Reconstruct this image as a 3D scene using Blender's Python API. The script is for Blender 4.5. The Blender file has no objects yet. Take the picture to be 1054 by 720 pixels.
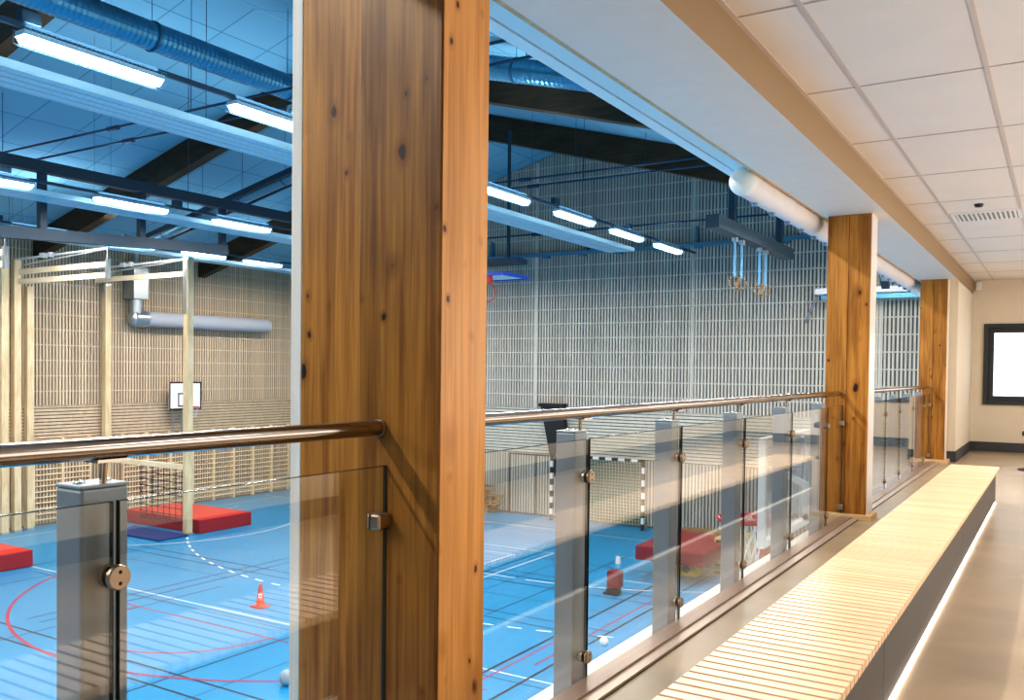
import bpy, bmesh, math, random
from mathutils import Vector, Matrix
random.seed(7)
C = bpy.context.scene.collection
ZC = 4.65            # eye height above the gym floor (gym floor z=0, gallery floor z=3.45)
GF = 3.45
FPX, YAW, PIT, ROL, CY = 909.244, -0.556487, -0.0220775, 0.0115537, 401.2407

# ------------------------------------------------------------------ materials
def newmat(name):
    m = bpy.data.materials.new(name); m.use_nodes = True
    nt = m.node_tree; b = nt.nodes['Principled BSDF']
    return m, nt, b
def mat(name, col, rough=.5, metal=0., noise=0., nscale=8., spec=.5, emis=None, es=0., bump=0., stretch=(1,1,1), rvar=0.):
    m, nt, b = newmat(name); N = nt.nodes; L = nt.links
    b.inputs['Base Color'].default_value = (*col, 1); b.inputs['Roughness'].default_value = rough
    b.inputs['Metallic'].default_value = metal; b.inputs['Specular IOR Level'].default_value = spec
    if emis: b.inputs['Emission Color'].default_value = (*emis, 1); b.inputs['Emission Strength'].default_value = es
    if noise or bump or rvar:
        tc = N.new('ShaderNodeTexCoord'); mp = N.new('ShaderNodeMapping'); mp.inputs['Scale'].default_value = stretch
        no = N.new('ShaderNodeTexNoise'); no.inputs['Scale'].default_value = nscale; no.inputs['Detail'].default_value = 4
        L.new(tc.outputs['Object'], mp.inputs[0]); L.new(mp.outputs[0], no.inputs[0])
        if noise:
            r = N.new('ShaderNodeMapRange'); r.inputs['From Min'].default_value = .3; r.inputs['From Max'].default_value = .7
            r.inputs['To Min'].default_value = 1-noise; r.inputs['To Max'].default_value = 1+noise
            hs = N.new('ShaderNodeHueSaturation'); hs.inputs['Color'].default_value = (*col, 1)
            L.new(no.outputs[0], r.inputs[0]); L.new(r.outputs[0], hs.inputs['Value']); L.new(hs.outputs[0], b.inputs['Base Color'])
        if rvar:
            r2 = N.new('ShaderNodeMapRange'); r2.inputs['To Min'].default_value = rough-rvar; r2.inputs['To Max'].default_value = rough+rvar
            L.new(no.outputs[0], r2.inputs[0]); L.new(r2.outputs[0], b.inputs['Roughness'])
        if bump:
            bp = N.new('ShaderNodeBump'); bp.inputs['Strength'].default_value = bump; bp.inputs['Distance'].default_value = .01
            L.new(no.outputs[0], bp.inputs['Height']); L.new(bp.outputs[0], b.inputs['Normal'])
    return m
def wood(name, c1, c2, dark, rough=.45, knots=True, gscale=1., axis='z', kd=.085, spec=.35, less=0.):
    """grain stretched along one axis, with scattered dark oval knots"""
    m, nt, b = newmat(name); N = nt.nodes; L = nt.links
    b.inputs['Roughness'].default_value = rough; b.inputs['Specular IOR Level'].default_value = spec
    tc = N.new('ShaderNodeTexCoord'); oi = N.new('ShaderNodeObjectInfo'); shift = N.new('ShaderNodeVectorMath'); shift.operation = 'MULTIPLY_ADD'
    L.new(oi.outputs['Random'], shift.inputs[0]); shift.inputs[1].default_value = (37, 23, 51); L.new(tc.outputs['Object'], shift.inputs[2])
    def mapping(sc):
        mp = N.new('ShaderNodeMapping'); s = list(sc)
        if axis == 'x': s = [s[2], s[1], s[0]]
        if axis == 'y': s = [s[0], s[2], s[1]]
        mp.inputs['Scale'].default_value = s; L.new(shift.outputs[0], mp.inputs[0]); return mp
    n1 = N.new('ShaderNodeTexNoise'); n1.inputs['Scale'].default_value = 6*gscale; n1.inputs['Detail'].default_value = 3
    L.new(mapping((5, 5, .22)).outputs[0], n1.inputs[0])
    n2 = N.new('ShaderNodeTexNoise'); n2.inputs['Scale'].default_value = 26*gscale; n2.inputs['Detail'].default_value = 5; n2.inputs['Distortion'].default_value = .5
    L.new(mapping((3, 3, .1)).outputs[0], n2.inputs[0])
    n3 = N.new('ShaderNodeTexNoise'); n3.inputs['Scale'].default_value = 2.2*gscale; L.new(mapping((2, 2, .7)).outputs[0], n3.inputs[0])
    mx = N.new('ShaderNodeMix'); mx.data_type = 'FLOAT'; mx.inputs[0].default_value = .5
    L.new(n1.outputs[0], mx.inputs[2]); L.new(n2.outputs[0], mx.inputs[3])
    mx2 = N.new('ShaderNodeMix'); mx2.data_type = 'FLOAT'; mx2.inputs[0].default_value = .35
    L.new(mx.outputs[0], mx2.inputs[2]); L.new(n3.outputs[0], mx2.inputs[3])
    cr = N.new('ShaderNodeValToRGB'); e = cr.color_ramp.elements
    e[0].position = .41; e[0].color = (*c2, 1); e[1].position = .59; e[1].color = (*c1, 1)
    L.new(mx2.outputs[0], cr.inputs[0]); col = cr.outputs[0]
    if knots:
        for sc, rnd, dist in (((6.5, 6.5, 4.2), .5, kd*.85), ((13, 13, 9.), .70, kd*.9), ((6, 6, 3.2), .84, kd*1.2)):
            wn = N.new('ShaderNodeTexNoise'); wn.inputs['Scale'].default_value = 14
            vo = N.new('ShaderNodeTexVoronoi'); vo.inputs['Scale'].default_value = 1.; vo.inputs['Randomness'].default_value = 1
            mpk = mapping(sc); wn.inputs['Scale'].default_value = 2.5; L.new(mpk.outputs[0], wn.inputs[0])
            wv = N.new('ShaderNodeVectorMath'); wv.operation = 'MULTIPLY_ADD'; L.new(wn.outputs['Color'], wv.inputs[0]); wv.inputs[1].default_value = (.16, .16, .16); L.new(mpk.outputs[0], wv.inputs[2])
            L.new(wv.outputs[0], vo.inputs['Vector'])
            ha = N.new('ShaderNodeMapRange'); ha.inputs['From Min'].default_value = dist*1.3; ha.inputs['From Max'].default_value = dist*3.2; ha.inputs['To Min'].default_value = .55; ha.inputs['To Max'].default_value = 0; L.new(vo.outputs['Distance'], ha.inputs[0])
            sep = N.new('ShaderNodeSeparateColor'); L.new(vo.outputs['Color'], sep.inputs[0])
            gt = N.new('ShaderNodeMath'); gt.operation = 'GREATER_THAN'; gt.inputs[1].default_value = rnd-less; L.new(sep.outputs[0], gt.inputs[0])
            mr = N.new('ShaderNodeMapRange'); mr.inputs['From Min'].default_value = dist; mr.inputs['From Max'].default_value = dist*1.35
            mr.inputs['To Min'].default_value = 1; mr.inputs['To Max'].default_value = 0; L.new(vo.outputs['Distance'], mr.inputs[0])
            mu = N.new('ShaderNodeMath'); mu.operation = 'MULTIPLY'; L.new(mr.outputs[0], mu.inputs[0]); L.new(gt.outputs[0], mu.inputs[1])
            hm = N.new('ShaderNodeMath'); hm.operation = 'MULTIPLY'; L.new(ha.outputs[0], hm.inputs[0]); L.new(gt.outputs[0], hm.inputs[1])
            hc = N.new('ShaderNodeMix'); hc.data_type = 'RGBA'; L.new(hm.outputs[0], hc.inputs[0]); L.new(col, hc.inputs[6]); hc.inputs[7].default_value = (c2[0]*.75, c2[1]*.65, c2[2]*.6, 1); col = hc.outputs[2]
            mc = N.new('ShaderNodeMix'); mc.data_type = 'RGBA'; L.new(mu.outputs[0], mc.inputs[0]); L.new(col, mc.inputs[6]); mc.inputs[7].default_value = (*dark, 1)
            col = mc.outputs[2]
    L.new(col, b.inputs['Base Color'])
    bp = N.new('ShaderNodeBump'); bp.inputs['Strength'].default_value = .12; bp.inputs['Distance'].default_value = .004
    L.new(n2.outputs[0], bp.inputs['Height']); L.new(bp.outputs[0], b.inputs['Normal'])
    return m
def slat_mat(name, base, var, pitch, axis=1, off=0., rough=.4):
    """every slat of a run its own shade"""
    m, nt, b = newmat(name); N = nt.nodes; L = nt.links
    b.inputs['Roughness'].default_value = rough; b.inputs['Specular IOR Level'].default_value = .4
    tc = N.new('ShaderNodeTexCoord'); sp = N.new('ShaderNodeSeparateXYZ'); L.new(tc.outputs['Object'], sp.inputs[0])
    a = N.new('ShaderNodeMath'); a.operation = 'ADD'; a.inputs[1].default_value = off; L.new(sp.outputs[axis], a.inputs[0])
    d = N.new('ShaderNodeMath'); d.operation = 'DIVIDE'; d.inputs[1].default_value = pitch; L.new(a.outputs[0], d.inputs[0])
    fl = N.new('ShaderNodeMath'); fl.operation = 'FLOOR'; L.new(d.outputs[0], fl.inputs[0])
    wn = N.new('ShaderNodeTexWhiteNoise'); wn.noise_dimensions = '1D'; L.new(fl.outputs[0], wn.inputs['W'])
    no = N.new('ShaderNodeTexNoise'); no.inputs['Scale'].default_value = 3; no.inputs['Detail'].default_value = 5
    mp = N.new('ShaderNodeMapping'); mp.inputs['Scale'].default_value = (1.2, 14, 1); L.new(tc.outputs['Object'], mp.inputs[0]); L.new(mp.outputs[0], no.inputs[0])
    ad = N.new('ShaderNodeMath'); ad.operation = 'ADD'; L.new(wn.outputs[0], ad.inputs[0]); L.new(no.outputs[0], ad.inputs[1])
    mr = N.new('ShaderNodeMapRange'); mr.inputs['From Min'].default_value = .3; mr.inputs['From Max'].default_value = 1.7
    L.new(ad.outputs[0], mr.inputs[0])
    mc = N.new('ShaderNodeMix'); mc.data_type = 'RGBA'; L.new(mr.outputs[0], mc.inputs[0])
    mc.inputs[6].default_value = (*var, 1); mc.inputs[7].default_value = (*base, 1)
    L.new(mc.outputs[2], b.inputs['Base Color']); return m
def glass_mat(name, tint=(.975, .988, .985), f0=.05):
    m = bpy.data.materials.new(name); m.use_nodes = True; nt = m.node_tree; N = nt.nodes; L = nt.links
    N.remove(N['Principled BSDF']); out = N['Material Output']
    tr = N.new('ShaderNodeBsdfTransparent'); tr.inputs[0].default_value = (*tint, 1)
    gl = N.new('ShaderNodeBsdfGlossy'); gl.inputs['Roughness'].default_value = .0; gl.inputs[0].default_value = (1, 1, 1, 1)
    lw = N.new('ShaderNodeLayerWeight'); lw.inputs[0].default_value = .5
    p = N.new('ShaderNodeMath'); p.operation = 'POWER'; p.inputs[1].default_value = 4.6; L.new(lw.outputs['Facing'], p.inputs[0])
    ma = N.new('ShaderNodeMath'); ma.operation = 'MULTIPLY_ADD'; ma.inputs[1].default_value = 1-f0; ma.inputs[2].default_value = f0; L.new(p.outputs[0], ma.inputs[0])
    mx = N.new('ShaderNodeMixShader'); L.new(ma.outputs[0], mx.inputs[0]); L.new(tr.outputs[0], mx.inputs[1]); L.new(gl.outputs[0], mx.inputs[2])
    L.new(mx.outputs[0], out.inputs[0]); return m
def roof_mat():
    m, nt, b = newmat('gym_roof_panels'); N = nt.nodes; L = nt.links
    tc = N.new('ShaderNodeTexCoord'); mp = N.new('ShaderNodeMapping'); L.new(tc.outputs['Object'], mp.inputs[0])
    br = N.new('ShaderNodeTexBrick'); br.offset = 0; br.inputs['Scale'].default_value = 1
    br.inputs['Brick Width'].default_value = 1.2; br.inputs['Row Height'].default_value = 1.2; br.inputs['Mortar Size'].default_value = .018
    br.inputs['Mortar Smooth'].default_value = .3
    br.inputs['Color1'].default_value = (.17, .40, .53, 1); br.inputs['Color2'].default_value = (.19, .43, .56, 1); br.inputs['Mortar'].default_value = (.08, .24, .34, 1)
    L.new(mp.outputs[0], br.inputs['Vector']); L.new(br.outputs[0], b.inputs['Base Color']); b.inputs['Roughness'].default_value = .8
    return m

M = {}
M['col_warm'] = wood('glulam_pine', (.56, .255, .048), (.26, .095, .014), (.03, .010, .004), rough=.38)
M['col_face'] = wood('glulam_pine_shaded_front', (.42, .195, .034), (.17, .062, .009), (.035, .012, .005), rough=.38)  # darker copy of the pine, shade of the front face put into colour
M['col_side'] = wood('glulam_pine_lit_side', (.76, .38, .12), (.54, .245, .06), (.09, .022, .008), rough=.35, less=.25)  # brighter copy of the pine, light from the right put into colour
M['col_white'] = wood('pale_painted_pine', (.86, .84, .78), (.78, .75, .68), (.35, .30, .24), rough=.5, kd=.06)
M['col_glare'] = mat('pine_side_glare', (.82, .76, .72), .25)  # glare on the timber side put into a pale base colour
M['beam'] = wood('dark_glulam', (.075, .045, .02), (.035, .022, .011), (.012, .007, .004), rough=.6, knots=False, axis='x')
M['plinth'] = wood('pale_pine_base', (.80, .56, .32), (.66, .42, .20), (.3, .15, .06), knots=False, axis='x')
M['pine'] = wood('rig_pine', (.80, .66, .42), (.60, .46, .26), (.2, .1, .04), rough=.5, knots=False)
M['pinex'] = wood('rig_pine_x', (.98, .86, .62), (.82, .68, .45), (.2, .1, .04), rough=.5, knots=False, axis='x')
M['bars'] = mat('wall_bar_wood', (.86, .68, .44), .5, noise=.08)
M['battenA'] = slat_mat('left_wall_batten', (.74, .60, .43), (.52, .41, .29), .1, axis=1, rough=.6)
M['battenB'] = slat_mat('far_wall_batten', (.62, .59, .51), (.44, .42, .36), .1, axis=0, rough=.6)
M['hbatten'] = mat('horizontal_batten', (.60, .57, .48), .6, noise=.1)
M['hbattenA'] = mat('horizontal_batten_left', (.62, .49, .34), .6, noise=.12)
M['backA'] = mat('left_wall_backing', (.20, .15, .10), .9, noise=.15)
M['backB'] = mat('far_wall_backing', (.15, .15, .14), .9, noise=.15)
M['floor'] = mat('blue_sports_floor', (.010, .27, .56), .30, noise=.04, nscale=.6, spec=.35)
M['l_white'] = mat('line_white', (.75, .82, .85), .4)
M['l_black'] = mat('line_black', (.008, .012, .03), .4)
M['l_red'] = mat('line_red', (.42, .02, .09), .4)
M['lino'] = mat('grey_brown_linoleum', (.38, .29, .195), .3, noise=.2, nscale=2.2, rvar=.06, spec=.45)
M['sill'] = mat('brushed_bronze_trim', (.33, .235, .18), .28, metal=.35, noise=.12, nscale=6, stretch=(6, .3, 6))
M['sill2'] = mat('brushed_trim_light', (.52, .41, .34), .3, metal=.3)
M['seam'] = mat('dark_seam', (.05, .03, .02), .7)
M['plaster'] = mat('cream_plaster', (.74, .66, .54), .75, noise=.02)
M['plaster_soffit'] = mat('painted_soffit', (.78, .73, .66), .55, noise=.02)
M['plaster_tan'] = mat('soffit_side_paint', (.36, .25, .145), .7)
M['tile'] = mat('ceiling_tile', (.80, .75, .70), .85, noise=.02, nscale=3)
M['tbar'] = mat('ceiling_tbar', (.60, .54, .50), .5)
M['white'] = mat('white_paint', (.85, .85, .83), .5)
M['white_ledge'] = mat('white_concrete', (.90, .88, .82), .7, noise=.03)
M['skirt'] = mat('dark_skirting', (.055, .06, .072), .5)
M['frame_dark'] = mat('dark_window_frame', (.035, .042, .05), .4)
M['steel'] = mat('brushed_steel', (.62, .56, .50), .18, metal=1., noise=.05, nscale=12, stretch=(8, .5, 8))
M['rail'] = mat('brushed_rail_steel', (.36, .32, .29), .15, metal=1., noise=.06, nscale=20, stretch=(10, .3, 10))
M['clamp'] = mat('clamp_steel', (.50, .40, .31), .3, metal=1.)
M['rubber'] = mat('black_rubber', (.012, .012, .014), .6)
M['post'] = mat('grey_blue_post_paint', (.27, .32, .36), .38, metal=.1, noise=.03)
M['bench_top'] = slat_mat('bench_slats', (.93, .70, .46), (.84, .55, .33), .0561, axis=1, rough=.32)
M['bench_dark'] = mat('dark_bench_panel', (.022, .023, .030), .38, noise=.1, nscale=3)
M['led'] = mat('led_strip', (1, .95, .85), .5, emis=(1, .9, .78), es=7.)
M['led_dim'] = mat('led_strip_dim', (.9, .85, .75), .5, emis=(1, .9, .78), es=.3)
M['lamp'] = mat('lamp_tube', (1, 1, 1), .5, emis=(.90, .95, 1.), es=22.)
M['lamp_body'] = mat('lamp_housing', (.50, .66, .74), .4)
M['guard'] = mat('wire_guard', (.20, .40, .50), .4, metal=.5)
M['duct'] = mat('spiral_duct_steel', (.09, .29, .42), .3, metal=.65)
M['ductdark'] = mat('duct_seam', (.03, .12, .2), .5)
M['panelblue'] = mat('pale_blue_panel', (.36, .60, .70), .35, spec=.5)
M['panelblue2'] = mat('pale_blue_panel_groove', (.18, .42, .54), .5)
M['steelblue'] = mat('dark_blue_steel', (.016, .048, .080), .5)
M['frameblue'] = mat('frame_blue_steel', (.010, .034, .058), .6)
M['rod'] = mat('thin_dark_rod', (.012, .045, .09), .5)
M['silver'] = mat('galvanised_duct', (.46, .50, .52), .32, metal=.85)
M['fabric_grey'] = mat('grey_textile_duct', (.40, .42, .46), .8)
M['duct_white'] = mat('white_textile_duct', (.80, .76, .76), .8, noise=.03)
M['duct_cap'] = mat('white_duct_end', (.80, .86, .85), .8, bump=.6, nscale=14)
M['hook'] = mat('hook_grey', (.2, .2, .2), .5)
M['nozzle'] = mat('blue_grey_nozzle', (.14, .24, .36), .4)
M['roof'] = roof_mat()
M['red'] = mat('bright_red_vinyl', (.66, .014, .014), .45)
M['redside'] = mat('red_vinyl_side', (.38, .012, .02), .5)
M['maroon'] = mat('maroon_vinyl', (.24, .012, .02), .5)
M['navy'] = mat('navy_vinyl', (.012, .045, .20), .5)
M['rim'] = mat('rim_red', (.62, .02, .03), .4)
M['blueboard'] = mat('blue_edge_plastic', (.02, .08, .45), .4)
M['netwhite'] = mat('white_net_cord', (.80, .80, .80), .8)
M['netgreen'] = mat('green_net_cord', (.05, .20, .13), .8)
M['netdark'] = mat('dark_net_cord', (.03, .035, .07), .8)
M['black'] = mat('black_plastic', (.012, .012, .014), .5)
M['yellow'] = mat('yellow_paint', (.72, .55, .04), .5)
M['cone'] = mat('cone_red', (.72, .03, .015), .5)
M['benchwood'] = wood('gym_bench_wood', (.40, .22, .08), (.26, .13, .04), (.1, .04, .02), knots=False, axis='x')
M['vault'] = mat('vault_pine', (.66, .50, .26), .5, noise=.08)
M['grey'] = mat('mid_grey', (.30, .32, .34), .5)
M['glass'] = glass_mat('railing_glass', f0=.10)
M['glassedge'] = mat('glass_edge_dark', (.015, .03, .03), .15)
M['winglass'] = glass_mat('window_glass', (.97, .98, .98), .03)
M['acrylic'] = glass_mat('clear_backboard', (.90, .94, .96), .05)

# ------------------------------------------------------------------ helpers
class MB:
    def __init__(s): s.v = []; s.f = []; s.m = []
    def add(s, vs, fs, mi=0):
        n = len(s.v); s.v += [tuple(v) for v in vs]; s.f += [tuple(i+n for i in f) for f in fs]; s.m += [mi]*len(fs); return s
    def box(s, x0, x1, y0, y1, z0, z1, mi=0):
        return s.add([(x0,y0,z0),(x1,y0,z0),(x1,y1,z0),(x0,y1,z0),(x0,y0,z1),(x1,y0,z1),(x1,y1,z1),(x0,y1,z1)],
                     [(3,2,1,0),(4,5,6,7),(0,1,5,4),(1,2,6,5),(2,3,7,6),(3,0,4,7)], mi)
    def hexa(s, b, t, mi=0):   # four bottom, four top points
        return s.add(list(b)+list(t), [(3,2,1,0),(4,5,6,7),(0,1,5,4),(1,2,6,5),(2,3,7,6),(3,0,4,7)], mi)
    def frame(s, p, q):
        d = (Vector(q)-Vector(p)); L_ = d.length; d.normalize()
        a = Vector((0,0,1)) if abs(d.z) < .95 else Vector((0,1,0))
        u = d.cross(a).normalized(); w = u.cross(d).normalized(); return d, u, w
    def bar(s, p, q, w, h, mi=0):
        d, u, n = s.frame(p, q); p = Vector(p); q = Vector(q)
        b = [p-u*w/2-n*h/2, p+u*w/2-n*h/2, p+u*w/2+n*h/2, p-u*w/2+n*h/2]; t = [v+(q-p) for v in b]
        return s.hexa(b, t, mi)
    def tube(s, p, q, r, n=12, mi=0, r2=None, cap=True):
        d, u, w = s.frame(p, q); r2 = r if r2 is None else r2; p = Vector(p); q = Vector(q); vs = []
        for c, rr in ((p, r), (q, r2)):
            for i in range(n):
                a = 2*math.pi*i/n; vs.append(c+u*rr*math.cos(a)+w*rr*math.sin(a))
        fs = [(i, (i+1) % n, n+(i+1) % n, n+i) for i in range(n)]
        if cap: fs += [tuple(range(n-1, -1, -1)), tuple(range(n, 2*n))]
        return s.add(vs, fs, mi)
    def path(s, pts, r, n=8, mi=0, closed=False):
        k = len(pts)
        for i in range(k if closed else k-1): s.tube(pts[i], pts[(i+1) % k], r, n, mi)
        return s
    def ring(s, c, R, r, axis='z', n=28, k=8, mi=0):
        vs = []; fs = []
        for i in range(n):
            a = 2*math.pi*i/n
            for j in range(k):
                b = 2*math.pi*j/k; rr = R+r*math.cos(b); h = r*math.sin(b)
                p = {'z': (rr*math.cos(a), rr*math.sin(a), h), 'x': (h, rr*math.cos(a), rr*math.sin(a)), 'y': (rr*math.cos(a), h, rr*math.sin(a))}[axis]
                vs.append((c[0]+p[0], c[1]+p[1], c[2]+p[2]))
        for i in range(n):
            for j in range(k): fs.append((i*k+j, ((i+1) % n)*k+j, ((i+1) % n)*k+(j+1) % k, i*k+(j+1) % k))
        return s.add(vs, fs, mi)
    def lathe(s, c, prof, n=24, axis='z', mi=0):
        vs = []; fs = []
        for (r, h) in prof:
            for i in range(n):
                a = 2*math.pi*i/n
                p = {'z': (r*math.cos(a), r*math.sin(a), h), 'x': (h, r*math.cos(a), r*math.sin(a)), 'y': (r*math.cos(a), h, r*math.sin(a))}[axis]
                vs.append((c[0]+p[0], c[1]+p[1], c[2]+p[2]))
        for j in range(len(prof)-1):
            for i in range(n): fs.append((j*n+i, j*n+(i+1) % n, (j+1)*n+(i+1) % n, (j+1)*n+i))
        fs += [tuple(range(n-1, -1, -1)), tuple(range((len(prof)-1)*n, len(prof)*n))]
        return s.add(vs, fs, mi)
    def build(s, name, mats, parent=None, smooth=False, bevel=0., origin=None):
        if not isinstance(mats, (list, tuple)): mats = [mats]
        o3 = Vector(origin) if origin else Vector((0, 0, 0))
        me = bpy.data.meshes.new(name); me.from_pydata([tuple(Vector(v)-o3) for v in s.v], [], s.f); me.update()
        for m in mats: me.materials.append(m)
        me.polygons.foreach_set('material_index', s.m)
        bm = bmesh.new(); bm.from_mesh(me); bmesh.ops.recalc_face_normals(bm, faces=bm.faces[:]); bm.to_mesh(me); bm.free()
        if smooth:
            me.polygons.foreach_set('use_smooth', [True]*len(me.polygons))
            try: me.set_sharp_from_angle(angle=math.radians(40))
            except Exception: pass
        o = bpy.data.objects.new(name, me); C.objects.link(o)
        if parent is not None:
            o.parent = parent
            o.location = o3
        else: o.location = o3
        if bevel:
            b = o.modifiers.new('bevel', 'BEVEL'); b.width = bevel; b.segments = 2; b.limit_method = 'ANGLE'
        return o
def tag(o, label, cat, group=None, kind=None):
    o['label'] = label; o['category'] = cat
    if group: o['group'] = group
    if kind: o['kind'] = kind
    return o
def thing(name, label, cat, loc=(0,0,0), group=None):
    o = bpy.data.objects.new(name, None); C.objects.link(o); o.location = loc; o.empty_display_size = .1
    return tag(o, label, cat, group)
def struct(name, mb, mats, **k):
    o = mb.build(name, mats, **k); o['kind'] = 'structure'; return o
def kids(o): return [c for c in bpy.data.objects if c.parent == o]
def copy_tree(root, loc, label=None):
    r = root.copy(); C.objects.link(r); r.location = loc
    if label: r['label'] = label
    for ch in kids(root):
        c = ch.copy(); C.objects.link(c); c.parent = r
        for g in kids(ch):
            d = g.copy(); C.objects.link(d); d.parent = c
    return r
ORD = ['nearest', 'second nearest', 'third nearest', 'fourth nearest', 'fifth nearest', 'sixth nearest', 'seventh nearest', 'eighth nearest', 'ninth nearest', 'tenth nearest', 'farthest']

# z below is given relative to the eye and shifted by ZC
Z = lambda z: z+ZC
# ------------------------------------------------------------------ gym shell
XA, YB, XG, YN = -25.1, 24.5, -1.74, -9.0
XR, ZR, SL = -13.45, 6.95, .276
roofz = lambda x: ZR-SL*abs(x-XR)
# floor with all court lines
fl = MB(); fl.add([(XA,YN,0),(XG+.2,YN,0),(XG+.2,YB,0),(XA,YB,0)], [(0,1,2,3)], 0)
lift = [.002]
def fline(p, q, w, mi):
    p = Vector((*p, 0)); q = Vector((*q, 0)); d = (q-p).normalized(); n = Vector((-d.y, d.x, 0))*w/2
    n *= .75; lift[0] += .00005; z = Vector((0, 0, lift[0]))
    fl.add([p-n+z, q-n+z, q+n+z, p+n+z], [(0,1,2,3)], mi)
def farc(c, r, a0, a1, w, mi, dash=None, n=60):
    lift[0] += .00005
    for i in range(n):
        if dash and i % 2: continue
        b0 = math.radians(a0+(a1-a0)*i/n); b1 = math.radians(a0+(a1-a0)*(i+1)/n); vs = []
        for b, rr in ((b0, r-w/2), (b0, r+w/2), (b1, r+w/2), (b1, r-w/2)): vs.append((c[0]+rr*math.cos(b), c[1]+rr*math.sin(b), lift[0]))
        fl.add(vs, [(0,1,2,3)], mi)
W_, K_, R_ = 1, 2, 3
for y, x0, x1, w, mi in ((8.60,-24.6,-6.75,.06,K_), (8.12,-24.6,-6.75,.06,K_), (10.65,-16.6,-7.0,.05,R_), (11.41,-24.6,-2.2,.05,W_), (13.87,-20.2,-6.7,.05,K_),
                         (14.28,-20.2,-6.7,.05,K_), (22.58,-24.6,-2.5,.05,W_), (22.85,-24.6,-2.5,.04,K_), (19.67,-16.,-10.9,.05,W_), (17.4,-15.6,-6.7,.04,K_), (17.0,-15.6,-6.7,.05,K_),
                         (16.44,-15.6,-6.7,.05,K_), (13.2,-19,-15.6,.02,K_), (11.16,-19.6,-6.0,.03,K_), (18.9,-13.2,-11.6,.05,W_), (15.4,-13,-7,.02,K_), (19.0,-11,-6,.04,K_), (20.3,-9.5,-6,.04,W_), (5.5,-22,-6,.05,K_), (18.0,-8.2,-6.9,.05,W_)):
    fline((x0, y), (x1, y), w, mi)
for x, y0, y1, w, mi in ((-11.24,2,20.6,.05,K_), (-10.3,2,19,.02,K_), (-15.12,2,9.6,.04,K_), (-15.05,10.3,12.6,.04,K_), (-15.6,9,20,.05,K_), (-16.0,9,20,.045,K_), (-18.95,2,13.4,.03,K_),
                         (-10.92,16.2,19.67,.05,W_), (-11.7,16.9,18.9,.05,W_), (-7.46,2,18,.07,K_), (-6.75,2,19.5,.07,K_), (-6.98,12,18,.05,R_), (-7.3,8,13.6,.05,R_), (-20.2,5,13.9,.04,K_), (-23.9,3,22.6,.05,W_), (-9.2,14,20.5,.03,K_)):
    fline((x, y0), (x, y1), w, mi)
farc((-13.4, 14.3), 6.22, 196, 318, .06, R_)
farc((-13.3, 10.65), 1.82, 180, 360, .05, R_)
farc((-13.45, 24), 10.65, 200, 268, .06, W_, dash=True, n=44)
for i in range(7): fline((-13.2+i*.62, 13.38), (-12.9+i*.62, 13.38), .06, W_)
farc((-10.3, 24), 10.65, 274, 340, .06, W_, dash=True, n=44)
farc((-23.3, 17.2), 4.15, -60, 70, .05, W_)
farc((-13.45, 24), 7.2, 180, 268, .05, W_); fline((-13.45, 16.8), (-10.3, 16.8), .05, W_); farc((-10.3, 24), 7.2, 272, 360, .05, W_)
fo = struct('floor', fl, [M['floor'], M['l_white'], M['l_black'], M['l_red']])

# roof underside (two pitched planes)
for nm, xa, xb in (('ceiling_gym_left', XA-.3, XR), ('ceiling_gym_right', XR, XG+.1)):
    mb = MB(); za, zb = Z(roofz(xa)), Z(roofz(xb))
    mb.hexa([(xa,YN,za),(xb,YN,zb),(xb,YB+.3,zb),(xa,YB+.3,za)], [(xa,YN,za+.2),(xb,YN,zb+.2),(xb,YB+.3,zb+.2),(xa,YB+.3,za+.2)])
    struct(nm, mb, M['roof'])
# far wall with battens
zb1, zb2 = Z(-1.24), Z(-2.62)
mb = MB(); top = lambda x: Z(roofz(x))
pts = [(XA, 0), (XG+.2, 0), (XG+.2, top(XG+.2)), (XG, top(XG)), (XR, top(XR)), (XA, top(XA))]
mb.add([(x, YB, z) for x, z in pts]+[(x, YB+.2, z) for x, z in pts], [(0,1,2,3,4,5), (11,10,9,8,7,6)]+[(i, (i+1) % 6, 6+(i+1) % 6, 6+i) for i in range(6)], 0)
x = XA+.08
while x < XG:
    mb.box(x, x+.054, YB-.035, YB, zb1+.03, top(x)-.02, 1)
    mb.box(x, x+.054, YB-.035, YB, .06, zb2-.03, 1)
    x += .100
z = zb1+.03+.45
while z < Z(6.8):
    hw = (ZR-(z-ZC))/SL; xa = max(XA, XR-hw); xb = min(XG, XR+hw)
    if xb-xa > .3: mb.box(xa, xb, YB-.030, YB-.002, z-.016, z+.016, 2)
    z += .45
z = zb2
while z < zb1+.02:
    mb.box(XA, XG, YB-.035, YB, z, z+.07, 2); z += .098
for xs in (-19.4, -14.35, -9.1, -4.0): mb.box(xs-.05, xs+.05, YB-.034, YB, zb1, top(xs)-.1, 2)
struct('wall_far', mb, [M['backB'], M['battenB'], M['hbatten']])
# left wall
mb = MB(); zt = Z(roofz(XA)); mb.box(XA-.2, XA, YN, YB+.2, 0, zt+.1, 0)
y = YN+.05
while y < YB-.06:
    if y > -2:
        mb.box(XA, XA+.035, y, y+.054, zb1+.03, zt-.02, 1); mb.box(XA, XA+.035, y, y+.054, .06, zb2-.03, 1)
    y += .100
z = zb1+.48
while z < zt: mb.box(XA+.002, XA+.030, -2, YB, z-.016, z+.016, 2); z += .45
z = zb2
while z < zb1+.02: mb.box(XA, XA+.035, -2, YB, z, z+.07, 2); z += .098
struct('wall_left', mb, [M['backA'], M['battenA'], M['hbattenA']])
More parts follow.
